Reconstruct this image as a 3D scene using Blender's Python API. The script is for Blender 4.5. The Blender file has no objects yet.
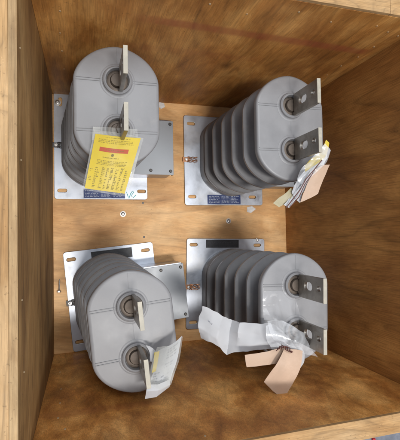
import bpy, bmesh, math, random
from mathutils import Vector, Matrix, noise
random.seed(7)
S = bpy.context.scene
COL = S.collection
PI = math.pi
W, H, D = 0.92, 0.924, 0.785           # inside of the crate; z runs up from its bottom panel

# ------------------------------------------------------------------ camera
YAW, PIT, ROL = 0.2860, 0.0306, -0.01797
CAM = Vector((0.1051, 0.4197, 1.4925)); FP = 394.13
_F = Vector((math.sin(YAW)*math.cos(PIT), math.sin(PIT), -math.cos(YAW)*math.cos(PIT)))
_R = Vector((math.cos(YAW), 0, math.sin(YAW)))
_U = _R.cross(_F)
_R2 = math.cos(ROL)*_R + math.sin(ROL)*_U
_U2 = -math.sin(ROL)*_R + math.cos(ROL)*_U
cam = bpy.data.cameras.new('camera'); cam.sensor_fit = 'HORIZONTAL'; cam.sensor_width = 36
cam.lens = 36*FP/400; cam.clip_start = 0.02; cam.clip_end = 50
co = bpy.data.objects.new('camera', cam); COL.objects.link(co)
m = Matrix((_R2, _U2, -_F)).transposed().to_4x4(); m.translation = CAM
co.matrix_world = m
S.camera = co
def at(u, v, z):
    "point of height z above the crate bottom seen at a place of the photo"
    d = _R2*((u-200)/FP) + _U2*((220-v)/FP) + _F
    return CAM + d*((z-CAM.z)/d.z)

# ------------------------------------------------------------------ materials
def mat(name):
    m = bpy.data.materials.new(name); m.use_nodes = True
    nt = m.node_tree; b = nt.nodes['Principled BSDF']
    return m, nt, b
def N(nt, t, **k):
    n = nt.nodes.new(t)
    for a, v in k.items():
        if a in n.inputs: n.inputs[a].default_value = v
        else: setattr(n, a, v)
    return n
def ramp(nt, stops, src):
    r = nt.nodes.new('ShaderNodeValToRGB')
    while len(r.color_ramp.elements) < len(stops): r.color_ramp.elements.new(.5)
    for e, (p, c) in zip(r.color_ramp.elements, stops):
        e.position = p; e.color = (*c, 1) if len(c) == 3 else c
    nt.links.new(src, r.inputs[0]); return r
def g(v): return (v, v, v)
def mixc(nt, fac, a, b, mode='MIX'):
    n = nt.nodes.new('ShaderNodeMix'); n.data_type = 'RGBA'; n.blend_type = mode
    for sock, v in ((n.inputs[0], fac), (n.inputs[6], a), (n.inputs[7], b)):
        if hasattr(v, 'is_linked'): nt.links.new(v, sock)
        else: sock.default_value = v if isinstance(v, (int, float)) else (*v, 1)
    return n.outputs[2]
def bump(nt, b, h, strength=.2, dist=.001):
    n = N(nt, 'ShaderNodeBump', Strength=strength, Distance=dist)
    nt.links.new(h, n.inputs['Height']); nt.links.new(n.outputs[0], b.inputs['Normal'])

def wood(name, rot, seed, light, mid, dark, ring=9, knots=0.5, stripes=None, rough=.55, spec=.4, fig=.55, blot=.5, fib=.6, mott=.3):
    """rotary-cut plywood. rot turns object space so x is along the grain and y across."""
    m, nt, b = mat(name); L = nt.links.new
    tc = N(nt, 'ShaderNodeTexCoord')
    mp = N(nt, 'ShaderNodeMapping'); mp.inputs['Rotation'].default_value = rot
    mp.inputs['Location'].default_value = (seed*1.7, seed*.9, seed*2.3)
    L(tc.outputs['Object'], mp.inputs['Vector'])
    st = N(nt, 'ShaderNodeMapping'); st.inputs['Scale'].default_value = (1.0, 4.2, 4.2)
    L(mp.outputs[0], st.inputs[0])
    # cathedral figure: contour lines of a stretched noise
    n1 = N(nt, 'ShaderNodeTexNoise', Scale=1.25, Detail=2.0, Roughness=.45, Distortion=.55)
    L(st.outputs[0], n1.inputs['Vector'])
    mu = N(nt, 'ShaderNodeMath', operation='MULTIPLY'); mu.inputs[1].default_value = ring
    L(n1.outputs[0], mu.inputs[0])
    fr = N(nt, 'ShaderNodeMath', operation='FRACT'); L(mu.outputs[0], fr.inputs[0])
    rg = ramp(nt, [(0, g(.35)), (.06, g(.80)), (.45, g(1)), (.84, g(.70)), (.97, g(.30)), (1, g(.35))], fr.outputs[0])
    # fine fibre
    fs = N(nt, 'ShaderNodeMapping'); fs.inputs['Scale'].default_value = (13, 400, 400)
    L(mp.outputs[0], fs.inputs[0])
    n2 = N(nt, 'ShaderNodeTexNoise', Scale=1.0, Detail=5.0, Roughness=.7); L(fs.outputs[0], n2.inputs['Vector'])
    # blotches
    bs = N(nt, 'ShaderNodeMapping'); bs.inputs['Scale'].default_value = (2.2, 5, 5); L(mp.outputs[0], bs.inputs[0])
    n3 = N(nt, 'ShaderNodeTexNoise', Scale=1.9, Detail=9.0, Roughness=.62, Distortion=.45); L(bs.outputs[0], n3.inputs['Vector'])
    c = ramp(nt, [(.36, dark), (.5, mid), (.62, light)], n3.outputs[0]).outputs[0]
    n4 = N(nt, 'ShaderNodeTexNoise', Scale=3.0, Detail=3.0); L(st.outputs[0], n4.inputs['Vector'])
    fm = N(nt, 'ShaderNodeMath', operation='MULTIPLY'); fm.inputs[1].default_value = fig
    r4 = ramp(nt, [(.35, g(0.15)), (.65, g(1))], n4.outputs[0]); L(r4.outputs[0], fm.inputs[0])
    rc = ramp(nt, [(0, tuple(x*.50 for x in dark)), (1, (1, 1, 1))], rg.outputs[0])
    c2 = mixc(nt, fm.outputs[0], c, rg.outputs[0], 'MULTIPLY')
    fr2 = ramp(nt, [(.34, g(.55)), (.6, g(1.12))], n2.outputs[0])
    c3 = mixc(nt, fib, c2, fr2.outputs[0], 'MULTIPLY')
    ms = N(nt, 'ShaderNodeMapping'); ms.inputs['Scale'].default_value = (5, 24, 24); L(mp.outputs[0], ms.inputs[0])
    n6 = N(nt, 'ShaderNodeTexNoise', Scale=1.0, Detail=8.0, Roughness=.6, Distortion=.7); L(ms.outputs[0], n6.inputs['Vector'])
    r6 = ramp(nt, [(.30, g(.62)), (.5, g(1.0)), (.68, g(1.4))], n6.outputs[0])
    c3 = mixc(nt, mott, c3, r6.outputs[0], 'MULTIPLY')
    # knots / pitch marks
    ks = N(nt, 'ShaderNodeMapping'); ks.inputs['Scale'].default_value = (4.2, 9.5, 9.5); L(mp.outputs[0], ks.inputs[0])
    kd = N(nt, 'ShaderNodeTexNoise', Scale=3, Detail=3); L(ks.outputs[0], kd.inputs['Vector'])
    kv = mixc(nt, .12, ks.outputs[0], kd.outputs['Color'])
    vo = N(nt, 'ShaderNodeTexVoronoi', Scale=1.0); L(kv, vo.inputs['Vector'])
    kr = ramp(nt, [(0.02, g(1)), (.09, g(.55)), (.16, g(0))], vo.outputs['Distance'])
    km = N(nt, 'ShaderNodeMath', operation='MULTIPLY'); km.inputs[1].default_value = knots; L(kr.outputs[0], km.inputs[0])
    sel = N(nt, 'ShaderNodeSeparateColor'); L(vo.outputs['Color'], sel.inputs[0])
    sm = N(nt, 'ShaderNodeMath', operation='GREATER_THAN'); sm.inputs[1].default_value = .62; L(sel.outputs[0], sm.inputs[0])
    km2 = N(nt, 'ShaderNodeMath', operation='MULTIPLY'); L(km.outputs[0], km2.inputs[0]); L(sm.outputs[0], km2.inputs[1])
    c4 = mixc(nt, km2.outputs[0], c3, tuple(x*.35 for x in dark))
    # grime
    gd = N(nt, 'ShaderNodeTexNoise', Scale=7, Detail=8.0, Roughness=.7); L(tc.outputs['Object'], gd.inputs['Vector'])
    gr = ramp(nt, [(.3, g(.66)), (.56, g(1))], gd.outputs[0])
    c5 = mixc(nt, blot, c4, gr.outputs[0], 'MULTIPLY')
    sp = N(nt, 'ShaderNodeTexNoise', Scale=150, Detail=2.0); L(tc.outputs['Object'], sp.inputs['Vector'])
    sr = ramp(nt, [(.27, g(.45)), (.33, g(1)), (.72, g(1)), (.77, g(1.5))], sp.outputs[0])
    c5 = mixc(nt, .5, c5, sr.outputs[0], 'MULTIPLY')
    if stripes:
        sx = N(nt, 'ShaderNodeSeparateXYZ'); L(tc.outputs['Object'], sx.inputs[0])
        for (z0, slope, hw, x0, x1, amt, colr) in stripes:
            a = N(nt, 'ShaderNodeMath', operation='MULTIPLY_ADD'); a.inputs[1].default_value = -slope; L(sx.outputs[0], a.inputs[0]); L(sx.outputs[2], a.inputs[2])
            wob = N(nt, 'ShaderNodeTexNoise', Scale=18, Detail=4); L(tc.outputs['Object'], wob.inputs['Vector'])
            wa = N(nt, 'ShaderNodeMath', operation='MULTIPLY_ADD'); wa.inputs[1].default_value = .012; L(wob.outputs[0], wa.inputs[0]); L(a.outputs[0], wa.inputs[2])
            s = N(nt, 'ShaderNodeMath', operation='SUBTRACT'); s.inputs[1].default_value = z0 + .006; L(wa.outputs[0], s.inputs[0])
            ab = N(nt, 'ShaderNodeMath', operation='ABSOLUTE'); L(s.outputs[0], ab.inputs[0])
            r = ramp(nt, [(hw*.6, g(1)), (hw*1.25, g(0))], ab.outputs[0])
            xr = N(nt, 'ShaderNodeMapRange'); xr.inputs[1].default_value = x0; xr.inputs[2].default_value = x0+.10; L(sx.outputs[0], xr.inputs[0])
            xr2 = N(nt, 'ShaderNodeMapRange'); xr2.inputs[1].default_value = x1; xr2.inputs[2].default_value = x1-.03; L(sx.outputs[0], xr2.inputs[0])
            p = N(nt, 'ShaderNodeMath', operation='MULTIPLY'); L(r.outputs[0], p.inputs[0]); L(xr.outputs[0], p.inputs[1])
            p2 = N(nt, 'ShaderNodeMath', operation='MULTIPLY'); L(p.outputs[0], p2.inputs[0]); L(xr2.outputs[0], p2.inputs[1])
            wr = ramp(nt, [(.36, g(.35)), (.55, g(1))], n2.outputs[0])
            p3 = N(nt, 'ShaderNodeMath', operation='MULTIPLY'); L(p2.outputs[0], p3.inputs[0]); L(wr.outputs[0], p3.inputs[1])
            p4 = N(nt, 'ShaderNodeMath', operation='MULTIPLY'); p4.inputs[1].default_value = amt; L(p3.outputs[0], p4.inputs[0])
            c5 = mixc(nt, p4.outputs[0], c5, colr)
    L(c5, b.inputs['Base Color'])
    b.inputs['Roughness'].default_value = rough; b.inputs['Specular IOR Level'].default_value = spec
    bump(nt, b, n2.outputs[0], .25, .0006)
    return m

def painted(name, col, rough=.5, metal=0., var=.12, scale=14, bmp=.05, spec=.5, dirt=None, coat=0):
    m, nt, b = mat(name); L = nt.links.new
    tc = N(nt, 'ShaderNodeTexCoord')
    n = N(nt, 'ShaderNodeTexNoise', Scale=scale, Detail=7.0, Roughness=.65); L(tc.outputs['Object'], n.inputs['Vector'])
    r = ramp(nt, [(.3, tuple(c*(1-var) for c in col)), (.7, tuple(min(1, c*(1+var)) for c in col))], n.outputs[0])
    c = r.outputs[0]
    if dirt:
        n2 = N(nt, 'ShaderNodeTexNoise', Scale=scale*.4, Detail=9.0, Roughness=.75); L(tc.outputs['Object'], n2.inputs['Vector'])
        dr = ramp(nt, [(.5, g(0)), (.72, g(dirt[1]))], n2.outputs[0])
        c = mixc(nt, dr.outputs[0], c, dirt[0])
    L(c, b.inputs['Base Color'])
    rr = ramp(nt, [(.3, g(max(.03, rough-.12))), (.7, g(min(1, rough+.12)))], n.outputs[0])
    L(rr.outputs[0], b.inputs['Roughness'])
    b.inputs['Metallic'].default_value = metal; b.inputs['Specular IOR Level'].default_value = spec
    if coat: b.inputs['Coat Weight'].default_value = coat; b.inputs['Coat Roughness'].default_value = .15
    n3 = N(nt, 'ShaderNodeTexNoise', Scale=scale*14, Detail=3.0); L(tc.outputs['Object'], n3.inputs['Vector'])
    bump(nt, b, n3.outputs[0], bmp, .0008)
    return m

def plastic(name, tint=(.80, .82, .85), alpha=.32, sc=38, bm_=.8):
    m, nt, b = mat(name); L = nt.links.new
    tc = N(nt, 'ShaderNodeTexCoord')
    n = N(nt, 'ShaderNodeTexNoise', Scale=sc, Detail=5.0, Distortion=1.2); L(tc.outputs['Object'], n.inputs['Vector'])
    r = ramp(nt, [(.4, g(alpha*.45)), (.7, g(min(1, alpha*1.9)))], n.outputs[0])
    L(r.outputs[0], b.inputs['Alpha'])
    b.inputs['Base Color'].default_value = (*tint, 1); b.inputs['Roughness'].default_value = .12
    b.inputs['Specular IOR Level'].default_value = .9
    bump(nt, b, n.outputs[0], bm_, .004)
    return m

M = {}
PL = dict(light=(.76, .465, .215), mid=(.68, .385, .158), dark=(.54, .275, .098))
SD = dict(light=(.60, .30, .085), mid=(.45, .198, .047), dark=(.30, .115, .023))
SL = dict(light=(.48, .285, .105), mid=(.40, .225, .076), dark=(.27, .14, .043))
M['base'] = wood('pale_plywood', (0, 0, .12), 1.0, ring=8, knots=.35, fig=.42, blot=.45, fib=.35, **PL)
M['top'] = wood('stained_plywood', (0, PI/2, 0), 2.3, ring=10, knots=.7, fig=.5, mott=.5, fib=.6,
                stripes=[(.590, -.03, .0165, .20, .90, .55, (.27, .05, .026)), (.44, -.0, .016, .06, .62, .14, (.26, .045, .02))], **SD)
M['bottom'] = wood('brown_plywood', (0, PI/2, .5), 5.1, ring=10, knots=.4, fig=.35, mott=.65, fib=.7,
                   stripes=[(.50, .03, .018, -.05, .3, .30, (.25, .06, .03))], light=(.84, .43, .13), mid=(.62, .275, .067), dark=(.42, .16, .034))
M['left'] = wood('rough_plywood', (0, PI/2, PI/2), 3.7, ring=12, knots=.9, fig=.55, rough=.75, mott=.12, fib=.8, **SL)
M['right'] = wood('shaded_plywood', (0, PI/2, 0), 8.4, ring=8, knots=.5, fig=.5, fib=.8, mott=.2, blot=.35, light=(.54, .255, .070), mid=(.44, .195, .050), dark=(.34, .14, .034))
PN = dict(light=(.49, .315, .155), mid=(.43, .255, .108), dark=(.33, .175, .062))
M['pine_y'] = wood('pine_lumber', (0, 0, PI/2), 4.4, ring=22, knots=.2, fig=.55, blot=.3, rough=.7, **PN)
M['pine_x'] = wood('pine_lumber_across', (0, 0, 0), 6.2, ring=26, knots=.2, fig=.6, blot=.3, rough=.7, **PN)
M['ply_edge'] = wood('plywood_edge', (0, 0, PI/2), 9.3, ring=6, knots=.1, fig=.3, blot=.4, rough=.7, light=(.50, .35, .19), mid=(.42, .28, .14), dark=(.30, .185, .085))
M['epoxy'] = painted('grey_epoxy', (.218, .218, .226), .40, var=.13, scale=7, bmp=.06, dirt=((.36, .34, .31), .6), spec=.42)
M['zinc'] = painted('zinc_plate', (.44, .465, .515), .42, 1, var=.16, scale=13, bmp=.12, dirt=((.50, .47, .43), .6))
M['panelgrey'] = painted('grey_painted_metal', (.28, .295, .315), .45, .15, var=.06, scale=10)
M['bar'] = painted('dull_bar_metal', (.33, .31, .28), .40, .85, var=.3, scale=26, bmp=.15, dirt=((.16, .13, .10), .8))
M['edge'] = painted('lit_bar_end', (.35, .325, .27), .6, .2, var=.1, scale=60, bmp=.2, dirt=((.5, .45, .36), .7))  # bar end as it catches the light, its brightness put into the colour
M['stud'] = painted('tinned_stud', (.095, .075, .06), .5, .6, var=.4, scale=50)
M['recess'] = painted('dark_seal', (.055, .05, .05), .5)
M['copper'] = painted('copper_strap', (.42, .20, .10), .4, .7, var=.2, scale=40)
M['steel'] = painted('dull_steel', (.52, .50, .48), .38, .9, var=.2, scale=60)
M['darksteel'] = painted('dark_steel', (.10, .095, .09), .5, .6, var=.2, scale=60)
M['navy'] = painted('navy_nameplate', (.035, .055, .16), .35, .2, var=.2, scale=60, dirt=((.30, .34, .42), .5))
M['black'] = painted('black_nameplate', (.018, .018, .02), .4, 0, var=.2, scale=40, dirt=((.05, .05, .06), .6))
M['inkpale'] = painted('pale_ink', (.55, .60, .70), .5)
M['darkink'] = painted('dark_grey_ink', (.055, .055, .06), .5)
M['yellow'] = painted('yellow_card', (.50, .37, .012), .5, var=.07, scale=20, bmp=.05, dirt=((.62, .48, .06), .4))
M['ink'] = painted('olive_ink', (.16, .13, .03), .6)
M['orange'] = painted('orange_ink', (.36, .05, .012), .5)
M['paper'] = painted('white_paper', (.41, .415, .43), .6, var=.05, scale=22, bmp=.05)
M['manila'] = painted('blush_card', (.46, .325, .235), .65, var=.06, scale=26, bmp=.05, dirt=((.62, .45, .34), .5))
M['pencil'] = painted('grey_pen', (.22, .23, .27), .6)
M['olive'] = painted('olive_fold', (.32, .28, .17), .5, var=.2, scale=30)
M['wire'] = painted('rusty_wire', (.10, .032, .026), .5, .3)
M['teal'] = painted('teal_marker', (.02, .42, .42), .5)
M['nail'] = painted('nail_head', (.50, .40, .26), .5, .2)
M['residue'] = painted('pale_residue', (.62, .60, .58), .6, var=.2, scale=60)
M['film'] = plastic('clear_film', alpha=.20, sc=16, bm_=.35)
M['sleeve'] = plastic('clear_sleeve', (.60, .60, .56), .22, 9, .3); M['sleeve'].node_tree.nodes['Principled BSDF'].inputs['Roughness'].default_value = .42; M['sleeve'].node_tree.nodes['Principled BSDF'].inputs['Specular IOR Level'].default_value = .4
M['concrete'] = painted('concrete', (.16, .17, .20), .6, var=.35, scale=9, bmp=.3, dirt=((.36, .37, .40), .7))
M['red'] = painted('red_paint', (.45, .02, .02), .5, var=.2, scale=30)
M['bag'] = plastic('wet_film', (.95, .96, 1.), .07, 10, .35)

# ------------------------------------------------------------------ helpers
def link(name, me, parent=None, mats=(), smooth=False):
    o = bpy.data.objects.new(name, me); COL.objects.link(o)
    for x in mats: me.materials.append(x)
    if smooth:
        for p in me.polygons: p.use_smooth = True
        me.set_sharp_from_angle(angle=math.radians(38))
    if parent: o.parent = parent
    return o
def obj(name, bm, material, parent=None, smooth=False):
    bm.normal_update()
    me = bpy.data.meshes.new(name); bm.to_mesh(me); bm.free()
    return link(name, me, parent, material if isinstance(material, (list, tuple)) else (material,), smooth)
def thing(name, label, cat, loc, rotz=0, group=None):
    o = bpy.data.objects.new(name, None); COL.objects.link(o)
    o.location = loc; o.rotation_euler = (0, 0, rotz); o.empty_display_size = .05
    o['label'] = label; o['category'] = cat
    if group: o['group'] = group
    return o
def box(bm, a, b, bev=0, mi=0):
    vs = [bm.verts.new((x, y, z)) for x in (a[0], b[0]) for y in (a[1], b[1]) for z in (a[2], b[2])]
    fs = [bm.faces.new([vs[i] for i in q]) for q in ((0,1,3,2),(4,6,7,5),(0,4,5,1),(2,3,7,6),(0,2,6,4),(1,5,7,3))]
    for f in fs: f.material_index = mi
    if bev:
        es = {e for f in fs for e in f.edges}
        bmesh.ops.bevel(bm, geom=list(es), offset=bev, segments=2, profile=.6, affect='EDGES')
    return bm
def rings(bm, loops, cap0=True, cap1=True, mi=0):
    prev = None; first = None
    for lp in loops:
        vs = [bm.verts.new(p) for p in lp]
        if prev:
            n = len(vs)
            for i in range(n):
                f = bm.faces.new((prev[i], prev[(i+1) % n], vs[(i+1) % n], vs[i])); f.material_index = mi
        else: first = vs
        prev = vs
    if cap0: bm.faces.new(first[::-1]).material_index = mi
    if cap1: bm.faces.new(prev).material_index = mi
def circ(cx, cy, z, r, n=32): return [(cx+r*math.cos(2*PI*i/n), cy+r*math.sin(2*PI*i/n), z) for i in range(n)]
def lathe(bm, c, prof, n=32, **k): rings(bm, [circ(c[0], c[1], c[2]+z, r, n) for r, z in prof], **k)
def tube(bm, pts, r, n=8):
    pts = [Vector(p) for p in pts]; L = []
    for i, p in enumerate(pts):
        t = (pts[min(i+1, len(pts)-1)] - pts[max(i-1, 0)]).normalized()
        a = t.cross(Vector((.3, .2, 1))).normalized(); b_ = t.cross(a)
        L.append([p + a*(r*math.cos(2*PI*k/n)) + b_*(r*math.sin(2*PI*k/n)) for k in range(n)])
    rings(bm, L)
def plate2d(outline, holes, z0, th, bev):
    "flat plate with real holes"
    cu = bpy.data.curves.new('c', 'CURVE'); cu.dimensions = '2D'; cu.fill_mode = 'BOTH'
    cu.extrude = th/2 - bev; cu.bevel_depth = bev; cu.bevel_resolution = 1; cu.offset = -bev
    for lp in [outline]+holes:
        sp = cu.splines.new('POLY'); sp.points.add(len(lp)-1); sp.use_cyclic_u = True
        for p, q in zip(sp.points, lp): p.co = (q[0], q[1], 0, 1)
    o = bpy.data.objects.new('c', cu); COL.objects.link(o)
    dg = bpy.context.evaluated_depsgraph_get()
    me = bpy.data.meshes.new_from_object(o.evaluated_get(dg))
    bpy.data.objects.remove(o); bpy.data.curves.remove(cu)
    bm = bmesh.new(); bm.from_mesh(me); bpy.data.meshes.remove(me)
    bmesh.ops.remove_doubles(bm, verts=bm.verts, dist=1e-6)
    bmesh.ops.translate(bm, verts=bm.verts, vec=(0, 0, z0+th/2))
    return bm
def rrect(x0, y0, x1, y1, r, n=6):
    P = []
    for cx, cy, a in ((x1-r, y1-r, 0), (x0+r, y1-r, 90), (x0+r, y0+r, 180), (x1-r, y0+r, 270)):
        for i in range(n+1):
            t = math.radians(a+90*i/n); P.append((cx+r*math.cos(t), cy+r*math.sin(t)))
    return P
def slot(cx, cy, lx, r, ang=0, n=7):
    P = []
    for s, a0 in ((1, -90), (-1, 90)):
        for i in range(n+1):
            t = math.radians(a0+180*i/n); P.append((s*lx/2 + r*math.cos(t), r*math.sin(t)))
    c, s_ = math.cos(ang), math.sin(ang)
    return [(cx+x*c-y*s_, cy+x*s_+y*c) for x, y in P][::-1]

# ------------------------------------------------------------------ crate
crate = thing('wooden_crate', 'open plywood crate with pale pine rim boards holding the four transformers', 'crate', (0, 0, 0))
T = .014
def panel(name, a, b, mt, label=None, n=1):
    bm = bmesh.new(); box(bm, a, b, .0008); o = obj(name, bm, mt, crate)
    if label: o['label'] = label
    return o
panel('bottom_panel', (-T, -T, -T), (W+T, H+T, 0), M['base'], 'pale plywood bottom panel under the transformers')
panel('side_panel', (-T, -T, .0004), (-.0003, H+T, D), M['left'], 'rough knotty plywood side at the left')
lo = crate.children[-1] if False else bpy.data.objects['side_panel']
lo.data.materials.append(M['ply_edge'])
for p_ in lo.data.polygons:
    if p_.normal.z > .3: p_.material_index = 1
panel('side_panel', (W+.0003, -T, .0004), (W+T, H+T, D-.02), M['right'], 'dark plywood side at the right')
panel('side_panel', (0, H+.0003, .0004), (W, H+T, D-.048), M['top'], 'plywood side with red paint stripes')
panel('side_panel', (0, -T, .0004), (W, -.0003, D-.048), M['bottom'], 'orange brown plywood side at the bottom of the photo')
# lumber round the mouth
panel('rim_board', (-T-.045, -.16, .0), (-T-.0004, H+.16, D-.001), M['pine_y'], 'pine board beside the left plywood edge')
panel('rim_board', (-T-.15, -.16, .02), (-T-.0456, H+.16, D-.006), M['pine_y'])
panel('rim_board', (.0005-T, H+.0006, D-.047), (.800, H+.060, D-.040+.002), M['pine_x'])
panel('rim_board', (.8012, H+.0006, D-.047), (W+.06, H+.058, D-.0405+.002), M['pine_x'])
panel('rim_board', (-.0002, -.044, D-.115), (W+.06, -.0006, D-.040), M['pine_x'], 'pine board along the edge nearest the concrete')
panel('rim_board', (-.0002, H+T+.0004, D-.13), (W+.06, H+.060, D-.0474), M['pine_x'])
panel('rim_board', (W+T+.0004, .0, D-.13), (W+.06, H, D-.041), M['pine_y'])
# cleats below: the crate stands on two skids
for y in (.1, .74):
    panel('skid', (-T, y, -T-.05), (W+T, y+.09, -T-.0004), M['pine_x'])
# nail heads in the plywood
def nail(p, ax, r=.0024):
    bm = bmesh.new(); lathe(bm, (0, 0, 0), [(r, -.001), (r, .0004), (r*.7, .0009), (.0002, .001)], 10)
    o = obj('nail_head', bm, M['nail'], crate, True)
    o.location = p
    o.rotation_euler = {'-y': (PI/2, 0, 0), '+y': (-PI/2, 0, 0), 'z': (0, 0, 0), '+x': (0, PI/2, 0), '-x': (0, -PI/2, 0)}[ax]
def wallpt(u, v, axis, val):
    d = _R2*((u-200)/FP) + _U2*((220-v)/FP) + _F
    return CAM + d*((val-CAM[axis])/d[axis])
for u, v in ((60, 11), (60, 33), (62, 51), (64, 69), (299, 12), (331, 22), (377, 26), (374, 47), (358, 57), (341, 66), (327, 75), (388, 32), (398, 36), (210, 4), (247, 14)):
    p = wallpt(u, v, 1, H); nail((p.x, H, p.z), '-y', .0018+random.random()*.0010)
for u, v in ((61, 389), (60, 403), (58, 418), (65, 429), (205, 436), (60, 372)):
    p = wallpt(u, v, 1, 0); nail((p.x, 0, p.z), '+y', .0018+random.random()*.0008)
for u, v in ((20, 48), (24, 372), (22, 300), (21, 160)):
    p = wallpt(u, v, 0, 0); nail((0, p.y, p.z), '+x', .0018)
# screws that hold the bottom panel
def screwhead(u, v, r=.0085, zz=0):
    p = at(u, v, zz); bm = bmesh.new()
    lathe(bm, (p.x, p.y, zz), [(r*1.25, 0), (r*1.25, .0012), (r*.8, .0014), (r*.8, .004), (r*.55, .0055), (r*.34, .0056), (r*.3, .003), (.0003, .003)], 20)
    return bm
for u, v in ((123, 214), (228.5, 221)):
    o = obj('screw_head', screwhead(u, v), M['steel'], crate, True)
# small holes and scraps on the bottom panel
for u, v in ((143, 203), (144, 237), (160, 103)):
    p = at(u, v, 0); bm = bmesh.new(); lathe(bm, (p.x, p.y, 0), [(.004, .0), (.0036, .0006), (.002, .0008)], 9)
    obj('nail_head', bm, M['darksteel'] if v > 110 else M['residue'], crate)
def splat(name, pts, material, label, cat, z=.0008):
    bm = bmesh.new(); P = []
    for u, v in pts:
        q = at(u, v, 0); P.append(q)
    c = sum(P, Vector())/len(P); o0 = Vector((c.x, c.y, 0))
    rings(bm, [[(q.x-c.x, q.y-c.y, .0002) for q in P][::-1], [((q.x-c.x)*.9, (q.y-c.y)*.9, z+.0006) for q in P][::-1]])
    bmesh.ops.recalc_face_normals(bm, faces=bm.faces)
    o = obj(name, bm, material); o.location = o0; o['label'] = label; o['category'] = cat
splat('tape_scrap', [(247, 207), (252, 206), (256, 209), (251, 213), (247, 212)], M['residue'], 'small grey scrap stuck to the plywood below the upper right transformer', 'scrap')
splat('tape_scrap', [(159, 102), (164, 103), (165, 107), (161, 109), (158, 106)], M['residue'], 'pale scrap on the plywood above the metal box at the upper left', 'scrap')

# loose lag screw lying on the bottom panel near the left wall
p0 = at(59, 291, .006); p1 = at(59.5, 279, .003)
ls = thing('lag_screw', 'small loose screw lying on the plywood left of the lower left transformer', 'screw', (p0.x, p0.y, 0))
bm = bmesh.new(); d = (p1-p0); n_ = 22; L = []
ax = d.normalized(); s1 = ax.cross(Vector((0, 0, 1))).normalized(); s2 = ax.cross(s1)
for i in range(n_*2):
    f = i/(n_*2-1); r = (.0022 if i % 2 else .0032)*(1 if f < .85 else (1-f)/.15+.05)
    c = d*f + Vector((0, 0, .006)); L.append([c+s1*r*math.cos(2*PI*k/10)+s2*r*math.sin(2*PI*k/10) for k in range(10)])
rings(bm, L); obj('shank', bm, M['steel'], ls, True)
bm = bmesh.new(); L = []
for f, r in ((-.12, .005), (-.10, .0075), (.02, .0075), (.06, .0035)):
    c = d*f + Vector((0, 0, .0075)); L.append([c+s1*r*math.cos(2*PI*k/6)+s2*r*math.sin(2*PI*k/6) for k in range(6)])
rings(bm, L); obj('head', bm, M['steel'], ls)

# ------------------------------------------------------------------ transformers
HF = .500                     # height of the cap face
def half_w(z): return .1055 + (.126-.1055)*(1-z/HF)
def end_h(z): return .089 + (.098-.089)*(1-z/HF)
SP = .063
def outline(z, inset, lean, n=28):
    a = half_w(z)-inset; e = end_h(z)-inset*.90
    f = 1-z/HF; lx, ly = lean[0]+(lean[2]-lean[0])*f, lean[1]+(lean[3]-lean[1])*f
    P = []
    for k in range(n+1):
        t = PI*k/n; c, s = math.cos(t), math.sin(t)
        P.append((lx+a*math.copysign(abs(c)**1.12, c), ly+SP+e*abs(s)**1.12, z))
    for k in range(n+1):
        t = PI+PI*k/n; c, s = math.cos(t), math.sin(t)
        P.append((lx+a*math.copysign(abs(c)**1.12, c), ly-SP-e*abs(s)**1.12, z))
    return P
def dashes(bm, x0, y0, w, h, rows, seed, fill=.8, z=0, fn=None, cols=False):
    r = random.Random(seed); dy = h/rows
    for i in range(rows):
        y = y0 + dy*(i+.5); x = x0
        while x < x0+w:
            l = r.uniform(.4, 1.8)*dy*1.2
            if x+l > x0+w: break
            nl = max(2, int(l/(dy*.42))); cw = l/nl
            for c_ in range(nl):
                a = x+cw*c_; hh = dy*(.30 if r.random() < .3 else .22); t_ = cw*.26; b_ = cw*.78
                bars = [(a, y-dy*.22, a+t_, y+hh)]
                if r.random() < .75: bars.append((a+t_, y+dy*.22-t_*h/w*1.2, a+b_, y+dy*.22) if r.random() < .5 else (a+t_, y-.04*dy, a+b_, y-.04*dy+t_*.8))
                if r.random() < .55: bars.append((a+b_-t_*.9, y-dy*.22, a+b_, y+dy*.16))
                if r.random() < .4: bars.append((a+t_, y-dy*.22, a+b_, y-dy*.22+t_*.8))
                for (p, q_, p2, q2) in bars:
                    cs = [(p, q_), (p2, q_), (p2, q2), (p, q2)]
                    bm.faces.new([bm.verts.new(fn(*k_) if fn else (k_[0], k_[1], z)) for k_ in cs])
            x += l + dy*r.uniform(.25, .6)/fill
def lead_len(a, b): return (a-b).length

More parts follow.
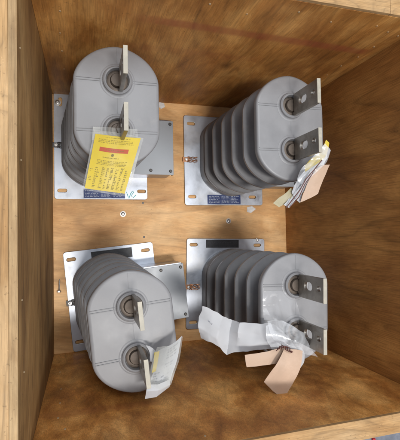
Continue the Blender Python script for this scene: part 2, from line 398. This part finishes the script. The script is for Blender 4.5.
def transformer(label, loc, rotz, lean, navy, plate, label_top, slots, box_on=True):
    t = thing('transformer', label, 'transformer', loc, rotz, 'grey epoxy transformers mounted in the crate')
    x0, y0, x1, y1 = plate
    hs = [slot(cx, cy, .020, .0062, a) for cx, cy, a in slots]
    obj('mounting_plate', plate2d(rrect(x0, y0, x1, y1, .010), hs, .003, .005, .0008), M['zinc'], t)
    # body core
    bm = bmesh.new(); LV = [outline(.0085, .004, lean), outline(.012, .0, lean), outline(.045, .0, lean), outline(.052, .006, lean)]
    tops = [.075+.085*k for k in range(5)]
    zs = .052
    for zt in tops+[HF]:
        zc = zt-.034
        if zc > zs: LV += [outline(zs+.012 if zs > .06 else zs+.004, .064, lean), outline(zc, .064, lean)]
        zs = zt
    rings(bm, LV); obj('body', bm, M['epoxy'], t, True)
    for zt in tops:
        bm = bmesh.new()
        rings(bm, [outline(zt-.024, .066, lean), outline(zt-.021, .054, lean), outline(zt-.0130, .004, lean), outline(zt-.0120, 0, lean), outline(zt-.0036, 0, lean),
                   outline(zt, .0040, lean), outline(zt+.0004, .036, lean), outline(zt+.003, .058, lean), outline(zt+.010, .066, lean)])
        obj('shed', bm, M['epoxy'], t, True)
    bm = bmesh.new()
    rings(bm, [outline(HF-.030, .066, lean), outline(HF-.025, .050, lean), outline(HF-.0190, .005, lean), outline(HF-.0180, .0012, lean), outline(HF-.0170, .0, lean), outline(HF-.006, 0, lean), outline(HF-.0025, .0012, lean), outline(HF-.0006, .004, lean), outline(HF, .0085, lean)])
    lx, ly = lean[:2]
    for sy in (SP, -SP):      # moulding seams, a double bead each side of each boss
        for sx in (-1, 1):
            a, b = sorted((lx+sx*.036, lx+sx*(half_w(HF)-.006)))
            for dy in (-.0036, .0022): box(bm, (a, ly+sy+dy, HF-.002), (b, ly+sy+dy+.0016, HF+.0021), .0006)
    box(bm, (lx-.0007, ly-.026, HF-.002), (lx+.0007, ly+.026, HF+.0006), .0002)
    box(bm, (lx-.0007, ly+SP+.037, HF-.002), (lx+.0007, ly+SP+.083, HF+.0006), .0002)
    cap = obj('cap', bm, M['epoxy'], t, True)
    for sy in (SP, -SP):
        bm = bmesh.new(); c = (lx, ly+sy, HF)
        lathe(bm, c, [(.0435, -.003), (.0435, .0004), (.0415, .0012), (.0385, .0012), (.0365, .0028), (.0355, .009), (.0325, .0115), (.0295, .0105), (.0272, .004), (.0262, -.0150), (.0255, -.0155), (.0003, -.0155)], 48, cap0=False)
        bs = obj('boss', bm, M['epoxy'], cap, True)
        bm = bmesh.new()
        lathe(bm, c, [(.0258, -.0140), (.0266, .0010), (.0240, .0022), (.0188, .0024), (.0175, .008), (.0160, .0100), (.008, .0108), (.0003, .0110)], 32, cap0=False)
        stud = obj('terminal', bm, M['stud'], t, True)
        # flat bar standing on the stud, slotted; local x -> height
        bars = plate2d(rrect(.0, -.031, .117, .031, .0025, 3), [slot(.046, .003, .017, .0115), slot(.096, .003, .004, .0066)], -.0045, .009, .0007)
        cx = lx+.007
        bmesh.ops.transform(bars, verts=bars.verts, matrix=Matrix(((0, 0, -1, cx), (0, 1, 0, ly+sy), (1, 0, 0, HF+.013), (0, 0, 0, 1))))
        bmesh.ops.recalc_face_normals(bars, faces=bars.faces)
        obj('terminal_bar', bars, M['bar'], stud)
        bm = bmesh.new(); box(bm, (cx-.0050, ly+sy-.0315, HF+.1285), (cx+.0050, ly+sy+.0315, HF+.1315), .0006)  # thin strip over the bar end, carries the painted lit tone
        obj('lit_bar_edge', bm, M['edge'], stud)
    # secondary connection box
    if box_on:
        bm = bmesh.new(); oy = -.018 if loc[1] > .5 else 0; box(bm, (.095, -.095+oy, .0085), (.243, .098+oy, .120), .003)
        bx = obj('connection_box', bm, M['zinc'], t)
        bm = bmesh.new(); box(bm, (.100, -.099+oy, .1204), (.247, .094+oy, .1235), .001)
        box(bm, (.2434, -.099+oy, .100), (.247, .094+oy, .1202), .0006)
        cv = obj('cover', bm, M['panelgrey'], bx)
        for sx, sy in ((.165, .080), (.236, .082), (.236, -.086), (.165, -.085)):
            bm = bmesh.new(); lathe(bm, (sx, sy+oy, .1235), [(.0055, 0), (.0055, .003), (.0035, .005), (.0003, .0052)], 12)
            obj('cover_screw', bm, M['darksteel'], bx, True)
    # ground lug at the left edge of the plate
    gx = x0
    bm = bmesh.new(); box(bm, (gx-.006, -.012, .0082), (gx+.022, .006, .0105), .0006)
    for k_ in range(4): tube(bm, [(gx+.010+.006*i, -.012+.006*k_+.0016*math.sin(i*2.1+k_*1.7), .0125+.0015*math.cos(i*1.3+k_)) for i in range(8)], .0016, 6)
    lug = obj('ground_strap', bm, M['copper'] if navy is not None and loc[0] > .4 else M['darksteel'], t)
    for bxx in (gx+.007,):
        bm = bmesh.new(); rings(bm, [[(bxx+.0065*math.cos(PI/3*k), -.003+.0065*math.sin(PI/3*k), z) for k in range(6)] for z in (.0105, .017)])
        lathe(bm, (bxx, -.003, .017), [(.0035, 0), (.0035, .005), (.0003, .0055)], 10)
        obj('bolt', bm, M['steel'], lug)
    # nameplate
    a0, b0, a1, b1 = label_top
    bm = bmesh.new(); box(bm, (a0, b0, .0083), (a1, b1, .0092), .0002)
    npt = obj('nameplate', bm, M['navy'] if navy else M['black'], t)
    if not navy:
        bm = bmesh.new(); dashes(bm, a0+.006, b0+.004, a1-a0-.012, b1-b0-.008, 5, 41, z=.0094); obj('print', bm, M['darkink'], npt)
    if navy:
        bm = bmesh.new(); w = a1-a0; h = b1-b0
        dashes(bm, a0+w*.04, b0+h*.1, w*.34, h*.8, 5, 1, z=.0094)
        dashes(bm, a0+w*.42, b0+h*.1, w*.25, h*.8, 6, 2, z=.0094)
        dashes(bm, a0+w*.72, b0+h*.1, w*.24, h*.8, 5, 3, z=.0094)
        obj('print', bm, M['inkpale'], npt)
    return t
XS, YS = .162, .178
st = lambda yy: [(-XS+.028, YS-yy, 0), (XS-.028, YS-yy, 0), (-XS+.028, -YS+yy, 0), (XS-.028, -YS+yy, 0)]
t1 = transformer('grey transformer with the yellow card on its lower terminal', (.166, .742, 0), 0, (.022, -.004, -.012, .0), True,
    (-.162, -.196, .170, .190), (-.062, -.192, .086, -.158), [(-.135, -.165, 0), (.148, -.165, 0), (-.14, .155, 1.57), (.145, .160, 0)])
t2 = transformer('grey transformer with a twist of tags on its lower terminal beside the right wall', (.662, .707, 0), 0, (.010, .003, .010, .015), True,
    (-.180, -.182, .150, .172), (-.088, -.178, .052, -.140), [(-.150, -.148, 0), (.105, -.148, 0), (-.150, .140, 0), (.120, .140, 0)])
t3 = transformer('tilted grey transformer with folded white paper on its lower terminal', (.205, .193, 0), math.radians(5.4), (.014, -.018, -.012, -.002), False,
    (-.158, -.178, .165, .178), (-.062, .132, .085, .168), [(-.132, -.145, 0), (.135, -.145, 0), (-.132, .150, 0), (.135, .150, 0)])
t4 = transformer('grey transformer with white paper and two blush tags on its lower terminal', (.660, .207, 0), math.radians(-1.5), (.012, -.003, .010, -.016), False,
    (-.178, -.166, .152, .184), (-.100, .148, .038, .180), [(-.150, -.140, 0), (.120, -.140, 0), (-.150, .160, 0), (.120, .158, 0)])
# screw with washer in the top left corner of the first plate, marker squiggle in its corner
bm = screwhead(57.5, 102.5, .0095, .008); bmesh.ops.translate(bm, verts=bm.verts, vec=(-.166, -.742, 0)); obj('plate_bolt', bm, M['steel'], t1, True)
q = [at(u, v, .009)-Vector((.166, .742, 0)) for u, v in ((126.5, 192), (128, 196), (129, 198.5), (130.5, 194), (132.5, 191), (134, 192), (131, 196), (133.5, 197.5), (136, 195))]
bm = bmesh.new(); tube(bm, q, .0011, 6); obj('marker_scribble', bm, M['teal'], t1)
p = at(257, 240, .010)-t4.location; p.rotate(Matrix.Rotation(math.radians(1.5), 3, 'Z'))
bm = bmesh.new(); lathe(bm, (p.x, p.y, .008), [(.007, 0), (.007, .002), (.004, .003), (.004, .010), (.0003, .011)], 12); obj('plate_bolt', bm, M['steel'], t4, True)

# ------------------------------------------------------------------ sheets of paper, card and film
def cr(p0, p1, p2, p3, t):
    return .5*((2*p1)+(p2-p0)*t+(2*p0-5*p1+4*p2-p3)*t*t+(3*p1-p0-3*p2+p3)*t*t*t)
def line(P, t, smooth):
    n = len(P)-1; x = t*n; i = min(int(x), n-1); f = x-i
    if not smooth or n == 1: return P[i].lerp(P[i+1], f)
    return cr(P[max(i-1, 0)], P[i], P[i+1], P[min(i+2, n)], f)
def sheet(rows, nu=24, nv=24, crumple=.0, freq=14, seed=0, smooth=True, torn=0, th=.0005, parent=None, name='sheet', material=None, off=0):
    """rows of photo places with heights -> one bent sheet with thickness; returns object and its surface function"""
    R = [[at(*c) for c in r] for r in rows]
    o0 = parent.matrix_basis.translation if parent else Vector()
    def fn(s, t, lift=0):
        col = [line(r, s, smooth) for r in R]
        p = line(col, t, smooth)
        if torn:
            e = max(0, 1-min(s, 1-s, t, 1-t)*12)
            p = p + torn*e*Vector((noise.noise(p*55+Vector((seed, 0, 0))), noise.noise(p*55+Vector((0, seed, 5))), 0))
        if crumple:
            p = p + crumple*noise.noise_vector(p*freq+Vector((seed*3.1, seed, 0)))
        return p+Vector((0, 0, lift)) - o0
    bm = bmesh.new()
    G = [[bm.verts.new(fn(i/nu, j/nv, off)) for i in range(nu+1)] for j in range(nv+1)]
    for j in range(nv):
        for i in range(nu): bm.faces.new((G[j][i], G[j+1][i], G[j+1][i+1], G[j][i+1]))
    bm.normal_update()
    if sum(f.normal.z for f in bm.faces) < 0: bmesh.ops.reverse_faces(bm, faces=bm.faces)
    bm.normal_update()
    if th:
        bmesh.ops.solidify(bm, geom=bm.faces[:], thickness=th)
    o = obj(name, bm, material, parent, True)
    return o, fn
def tagthing(name, label, cat, u, v, z):
    p = at(u, v, z); return thing(name, label, cat, p)
def printing(fn, parent, material, jobs, lift=.0009, name='print'):
    bm = bmesh.new()
    for (x0, y0, w, h, rows, seed, fill) in jobs:
        dashes(bm, x0, y0, w, h, rows, seed, fill, fn=lambda a, b: fn(a, b, lift))
    return obj(name, bm, material, parent)

# yellow card in its clear sleeve
y = tagthing('warning_card', 'yellow card in a clear sleeve hanging over the face of the upper left transformer', 'tag', 118, 131, .53)
card, fn = sheet([[(96, 133.2, .536), (118, 135.6, .542), (141, 138.0, .536)], [(90.5, 161, .528), (111, 164.5, .532), (133, 166.5, .528)], [(84.6, 187.6, .522), (104, 191, .520), (124.5, 193.8, .520)]],
    crumple=.0030, freq=9, parent=y, name='card', material=M['yellow'])
printing(fn, card, M['ink'], [(.28, .045, .5, .035, 1, 5, 1), (.14, .10, .72, .08, 3, 6, 1), (.30, .375, .36, .03, 1, 8, 1), (.20, .43, .62, .09, 4, 9, 1), (.62, .48, .2, .02, 1, 1, 1),
    (.20, .56, .10, .38, 11, 10, 1), (.34, .54, .07, .40, 13, 11, 1), (.44, .56, .06, .38, 13, 12, 1), (.53, .54, .07, .40, 13, 13, 1), (.63, .56, .07, .38, 13, 14, 1), (.73, .54, .07, .40, 13, 15, 1), (.83, .58, .08, .36, 12, 16, 1),
    (.06, .60, .08, .05, 2, 17, 1), (.06, .72, .1, .08, 3, 18, 1)])
bm = bmesh.new(); nn = 12
vs = [[bm.verts.new(fn(.20+.58*i/nn, .245+.0*i+.062*j, .001)) for i in range(nn+1)] for j in (0, 1)]
for i in range(nn): bm.faces.new((vs[0][i], vs[1][i], vs[1][i+1], vs[0][i+1]))
obj('orange_bar', bm, M['orange'], card)
printing(fn, card, M['ink'], [(.34, .262, .42, .03, 1, 51, 1)], .0013)
bm = bmesh.new(); bm.faces.new([bm.verts.new(fn(.49+.03*math.cos(a*PI/6), .345+.022*math.sin(a*PI/6), .0011)) for a in range(12)]); obj('round_mark', bm, M['ink'], card)
sheet([[(94, 129.5, .540), (118, 131.5, .547), (144, 137, .540)], [(88, 161, .532), (111, 164.5, .536), (136, 167, .532)], [(82, 189.5, .525), (104, 193, .524), (127, 196, .524)]],
    crumple=.0022, parent=y, name='sleeve', material=M['sleeve'], seed=3, off=-.009)
# back of the sleeve, folded behind, greyish
sheet([[(93, 126.5, .530), (110, 127, .534), (137, 129.5, .530)], [(92, 140, .531), (112, 142, .534), (138, 143, .531)]], nv=8, crumple=.002, parent=y, name='sleeve_flap', material=M['sleeve'], seed=5)
bm = bmesh.new(); tube(bm, [at(*c)-y.location for c in ((118, 133, .545), (116, 128, .55), (119, 122, .548), (124, 124, .54), (121, 131, .535))], .0012); obj('wire_tie', bm, M['stud'], y, True)

# folded paper on the lower left transformer
f = tagthing('folded_paper', 'folded white printed paper in film on the lower left transformer', 'paper', 152, 350, .53)
pp, fn = sheet([[(158, 350.5, .535), (170, 345, .545), (181.5, 336.5, .545)], [(153, 374, .56), (164, 370, .565), (176.5, 361, .56)], [(147, 392, .575), (158, 391, .580), (169.5, 386, .575)]],
    crumple=.0045, freq=20, torn=.0012, parent=f, name='paper', material=M['paper'], seed=2)
printing(fn, pp, M['pencil'], [(.45, .08, .4, .22, 4, 21, .7), (.5, .36, .35, .12, 2, 22, .7), (.12, .48, .3, .30, 5, 23, .6), (.5, .6, .35, .22, 3, 24, .5)])
sheet([[(154.5, 352.5, .548), (159.5, 351, .551)], [(153.5, 362, .555), (157.5, 362, .557)], [(151.5, 373, .562), (155.5, 371, .564)]], 6, 12, crumple=.002, parent=f, name='yellow_slip', material=M['yellow'], seed=4)
sheet([[(147, 384, .578), (158, 384, .583), (170, 379, .58)], [(146, 391, .582), (158, 390, .585), (170, 384, .58)], [(144.8, 398.5, .570), (156.5, 396.5, .575), (169.5, 386.5, .572)]], crumple=.0012, freq=20, smooth=False, parent=f, name='torn_edge', material=M['paper'], seed=9, off=.002)
sheet([[(157, 347, .54), (170, 345.5, .55), (183, 336, .55)], [(150.5, 366, .57), (165, 366, .572), (178.5, 361, .57)], [(148, 385, .586), (160, 390, .588), (171, 384, .585)]], crumple=.002, freq=18, smooth=False, parent=f, name='sleeve', material=M['sleeve'], seed=8, off=.003)
# strip seen from behind near the terminal
sheet([[(146, 345, .525), (150, 346, .53)], [(150, 352, .53), (157, 352, .535)], [(151, 362, .535), (158, 362, .54)]], 8, 10, crumple=.003, parent=f, name='torn_edge', material=M['paper'], seed=12)

# twist of tags on the upper right transformer
k = tagthing('tag_bundle', 'crumpled bundle of yellow slip, film and blush tag at the upper right terminal', 'tag', 305, 178, .53)
sheet([[(315.5, 169.5, .560), (322, 165.5, .563), (329.5, 164.5, .560)], [(308, 182, .557), (315.5, 180, .560), (323, 180, .557)], [(299.5, 202.5, .548), (309, 198.5, .551), (318, 194, .550)]], crumple=.0018, parent=k, name='blush_tag', material=M['manila'], seed=1, torn=.001)
sheet([[(325.5, 140, .575), (328.5, 144, .575)], [(320, 152, .570), (326, 155, .572)], [(311, 160, .562), (315, 166, .565)], [(305, 166, .552), (306, 172, .555)]], 8, 22, crumple=.004, freq=30, parent=k, name='yellow_slip', material=M['yellow'], seed=7)
sheet([[(326, 147, .57), (329, 158, .565)], [(318, 157, .563), (322, 168, .56)], [(305, 170, .555), (311, 178, .553)], [(297, 181, .55), (304, 190, .548)], [(292, 192, .545), (300, 201, .543)]], 12, 30, crumple=.008, freq=26, torn=.003, parent=k, name='crumpled_paper', material=M['paper'], seed=11, off=-.004)
sheet([[(273, 203, .53), (279, 207.5, .53)], [(282, 196, .535), (288, 202, .535)], [(291, 188, .54), (295.5, 193, .54)]], 8, 16, crumple=.004, freq=26, parent=k, name='olive_fold', material=M['olive'], seed=15)
sheet([[(284, 205, .535), (289, 208, .535)], [(292, 196, .54), (298, 199, .54)], [(301, 185, .55), (307, 188, .55)], [(310, 171, .56), (315, 176, .56)]], 8, 24, crumple=.005, freq=30, torn=.002, parent=k, name='crumpled_paper', material=M['paper'], seed=18)
sheet([[(296, 178, .55), (303, 186, .55)], [(303, 168, .56), (310, 178, .56)], [(314, 156, .57), (322, 166, .57)], [(325, 143, .58), (331, 152, .578)]], 12, 24, crumple=.008, freq=26, parent=k, name='film', material=M['film'], seed=13, off=.004)
bm = bmesh.new()
tube(bm, [at(*c)-k.location for c in ((286, 208, .54), (293, 199, .552), (300, 190, .563), (306, 179, .575), (314, 170, .58), (322, 160, .586))], .0014)
tube(bm, [at(*c)-k.location for c in ((290, 207, .54), (299, 197, .552), (305, 184, .568), (313, 173, .578))], .0013)
obj('wire_tie', bm, M['wire'], k, True)

# papers on the lower right transformer
w = tagthing('torn_paper', 'large torn white sheet spread left of the lower right transformer terminals', 'paper', 269, 340, .54)
pp, fn = sheet([[(203, 306, .478), (213, 311, .486), (222, 316, .492), (232, 320, .480), (240, 321.5, .503), (256, 323, .520), (271, 324, .535)],
    [(199.5, 317, .468), (210, 323, .484), (219, 328, .494), (229, 332, .482), (238, 333, .508), (256, 334, .519), (276, 335, .542)],
    [(197.5, 327, .474), (208, 333, .482), (217, 339, .490), (228, 342, .486), (237, 344, .505), (256, 345, .526), (280, 343, .540)],
    [(201, 338, .462), (210, 342, .480), (219, 347.5, .486), (227.5, 354.5, .488), (236, 352, .502), (254, 350, .518), (282, 349, .542)]], 48, 27, crumple=.0042, freq=24, smooth=False, torn=.003, parent=w, name='paper', material=M['paper'], seed=6)
bm = bmesh.new(); rr = random.Random(5)
for (a, b_) in ((.12, .28),):
    pts = [fn(a+.012*i, b_+.03*(i % 2)+.01*i+rr.uniform(-.012, .012), .0012) for i in range(7)]
    tube(bm, pts, .00045, 5)
obj('handwriting', bm, M['pencil'], pp)
c_ = tagthing('clear_film', 'crinkled clear plastic film over the lower right transformer face', 'film', 290, 345, .55)
sheet([[(267, 321, .55), (284, 323, .556), (303, 333, .56)], [(270, 335, .556), (291, 340, .565), (312, 350, .57)], [(278, 346, .55), (297, 352, .565), (318, 359, .565)]], crumple=.007, freq=14, torn=.002, parent=c_, name='film', material=M['film'], seed=21)
sheet([[(266, 325, .547), (276, 326, .55), (290, 338, .558)], [(266, 338, .55), (281, 340, .56), (298, 349, .565)], [(272, 350, .545), (285, 352, .555), (303, 356, .56)]], crumple=.006, freq=18, torn=.002, parent=c_, name='film', material=M['film'], seed=29)
sheet([[(298, 345, .553), (303, 350, .555), (305, 356, .552)], [(294, 352, .55), (300, 358, .552), (303, 365, .549)], [(286, 362, .545), (294, 367, .546), (297, 373, .545)]], 14, 14, crumple=.004, freq=22, torn=.002, parent=c_, name='white_scrap', material=M['paper'], seed=23)
def blush(label, rows, seed, hole):
    a = tagthing('blush_tag', label, 'tag', *rows[0][0]); a['group'] = 'blush tags on the lower right transformer'
    o, fn = sheet(rows, crumple=.0022, torn=.0012, parent=a, name='card', material=M['manila'], seed=seed)
    return a
A = blush('blush tag pointing left below the torn white sheet', [[(286, 347.5, .562), (282, 357, .562), (278, 364, .560)], [(265, 352, .560), (264, 359, .561), (262, 366, .559)], [(245, 355.5, .552), (245.5, 361, .553), (246.5, 367.5, .552)]], 2, None)
B = blush('blush tag hanging lowest at the front of the lower right transformer', [[(284, 349, .572), (294, 349, .573), (302.5, 351, .571)], [(277, 364, .579), (288, 367, .581), (299.5, 370, .579)], [(264.5, 382, .560), (274, 391, .562), (284.5, 399, .560)]], 5, None)
tw = tagthing('twisted_wire', 'rusty red twisted wire tying the tags at the lower right terminal', 'wire', 284, 346, .57)
bm = bmesh.new()
for s in range(3):
    P = []
    for i in range(26):
        f_ = i/25; a = f_*14+s*2.1
        P.append(at(277+15*f_+1.0*math.cos(a*1.7), 349-3*math.sin(f_*PI*1.3)+s*.7+1.3*math.sin(a), .585+.004*math.sin(a*1.3))-tw.location)
    tube(bm, P, .0011, 6)
obj('strand', bm, M['wire'], tw, True)
# stretched film lying on the cap between its bosses
cf = tagthing('cap_film', 'glossy clear film clinging to the lower right cap between its two terminals', 'film', 280, 305, .505)
sheet([[(263, 290.5, .5045), (278, 291.5, .5045), (293, 293, .5055)], [(263, 306, .5048), (282, 307, .508), (299, 309, .506)], [(264, 320, .512), (282, 321, .522), (301, 322, .512)]], 40, 34, crumple=.004, freq=30, torn=.001, parent=cf, name='film', material=M['bag'], seed=31)

# ------------------------------------------------------------------ floor
bm = bmesh.new(); v = [bm.verts.new(p) for p in ((-3, -3, 0), (4, -3, 0), (4, 4, 0), (-3, 4, 0))]; bm.faces.new(v)
fl = obj('floor', bm, M['concrete']); fl.location.z = -T-.0505; fl['kind'] = 'structure'
bm = bmesh.new(); box(bm, (0, 0, 0), (.014, .35, .012), .003)
p = at(377, 441, -.04)
o = obj('red_strap', bm, M['red']); o.location = (p.x-.010, p.y-.345, -T-.05); o['label'] = 'sliver of red strap on the concrete beyond the pine board at the lower right'; o['category'] = 'strap'

# ------------------------------------------------------------------ light
wd = bpy.data.worlds.new('World'); S.world = wd; wd.use_nodes = True
bg = wd.node_tree.nodes['Background']; bg.inputs[0].default_value = (.74, .80, .92, 1); bg.inputs[1].default_value = .56
def area(name, d, dist, size, power, col, tgt=(.45, .45, .2)):
    l = bpy.data.lights.new(name, 'AREA'); l.shape = 'RECTANGLE'; l.size, l.size_y = size; l.energy = power; l.color = col
    o = bpy.data.objects.new(name, l); COL.objects.link(o)
    t = Vector(tgt); dv = Vector(d).normalized(); o.location = t+dv*dist
    o.rotation_euler = dv.to_track_quat('Z', 'Y').to_euler()
area('key_lamp', (.04, -.25, 1), 6.0, (1.5, .45), 260, (1, .97, .93))
area('added_glint_lamp', (.53, -.22, 1), 6.0, (.8, .8), 50, (1, .98, .95))  # added lamp, no known fixture; gives the cap film its highlight
area('ceiling_lamp', (.0, .42, 1), 6.0, (2.2, 1.6), 160, (.93, .97, 1))
area('doorway_lamp', (-.9, -.25, 1), 4.5, (1.8, 1.4), 14, (.86, .93, 1))
S.view_settings.view_transform = 'Standard'; S.view_settings.look = 'None'
S.view_settings.exposure = -0.12; S.view_settings.gamma = 1
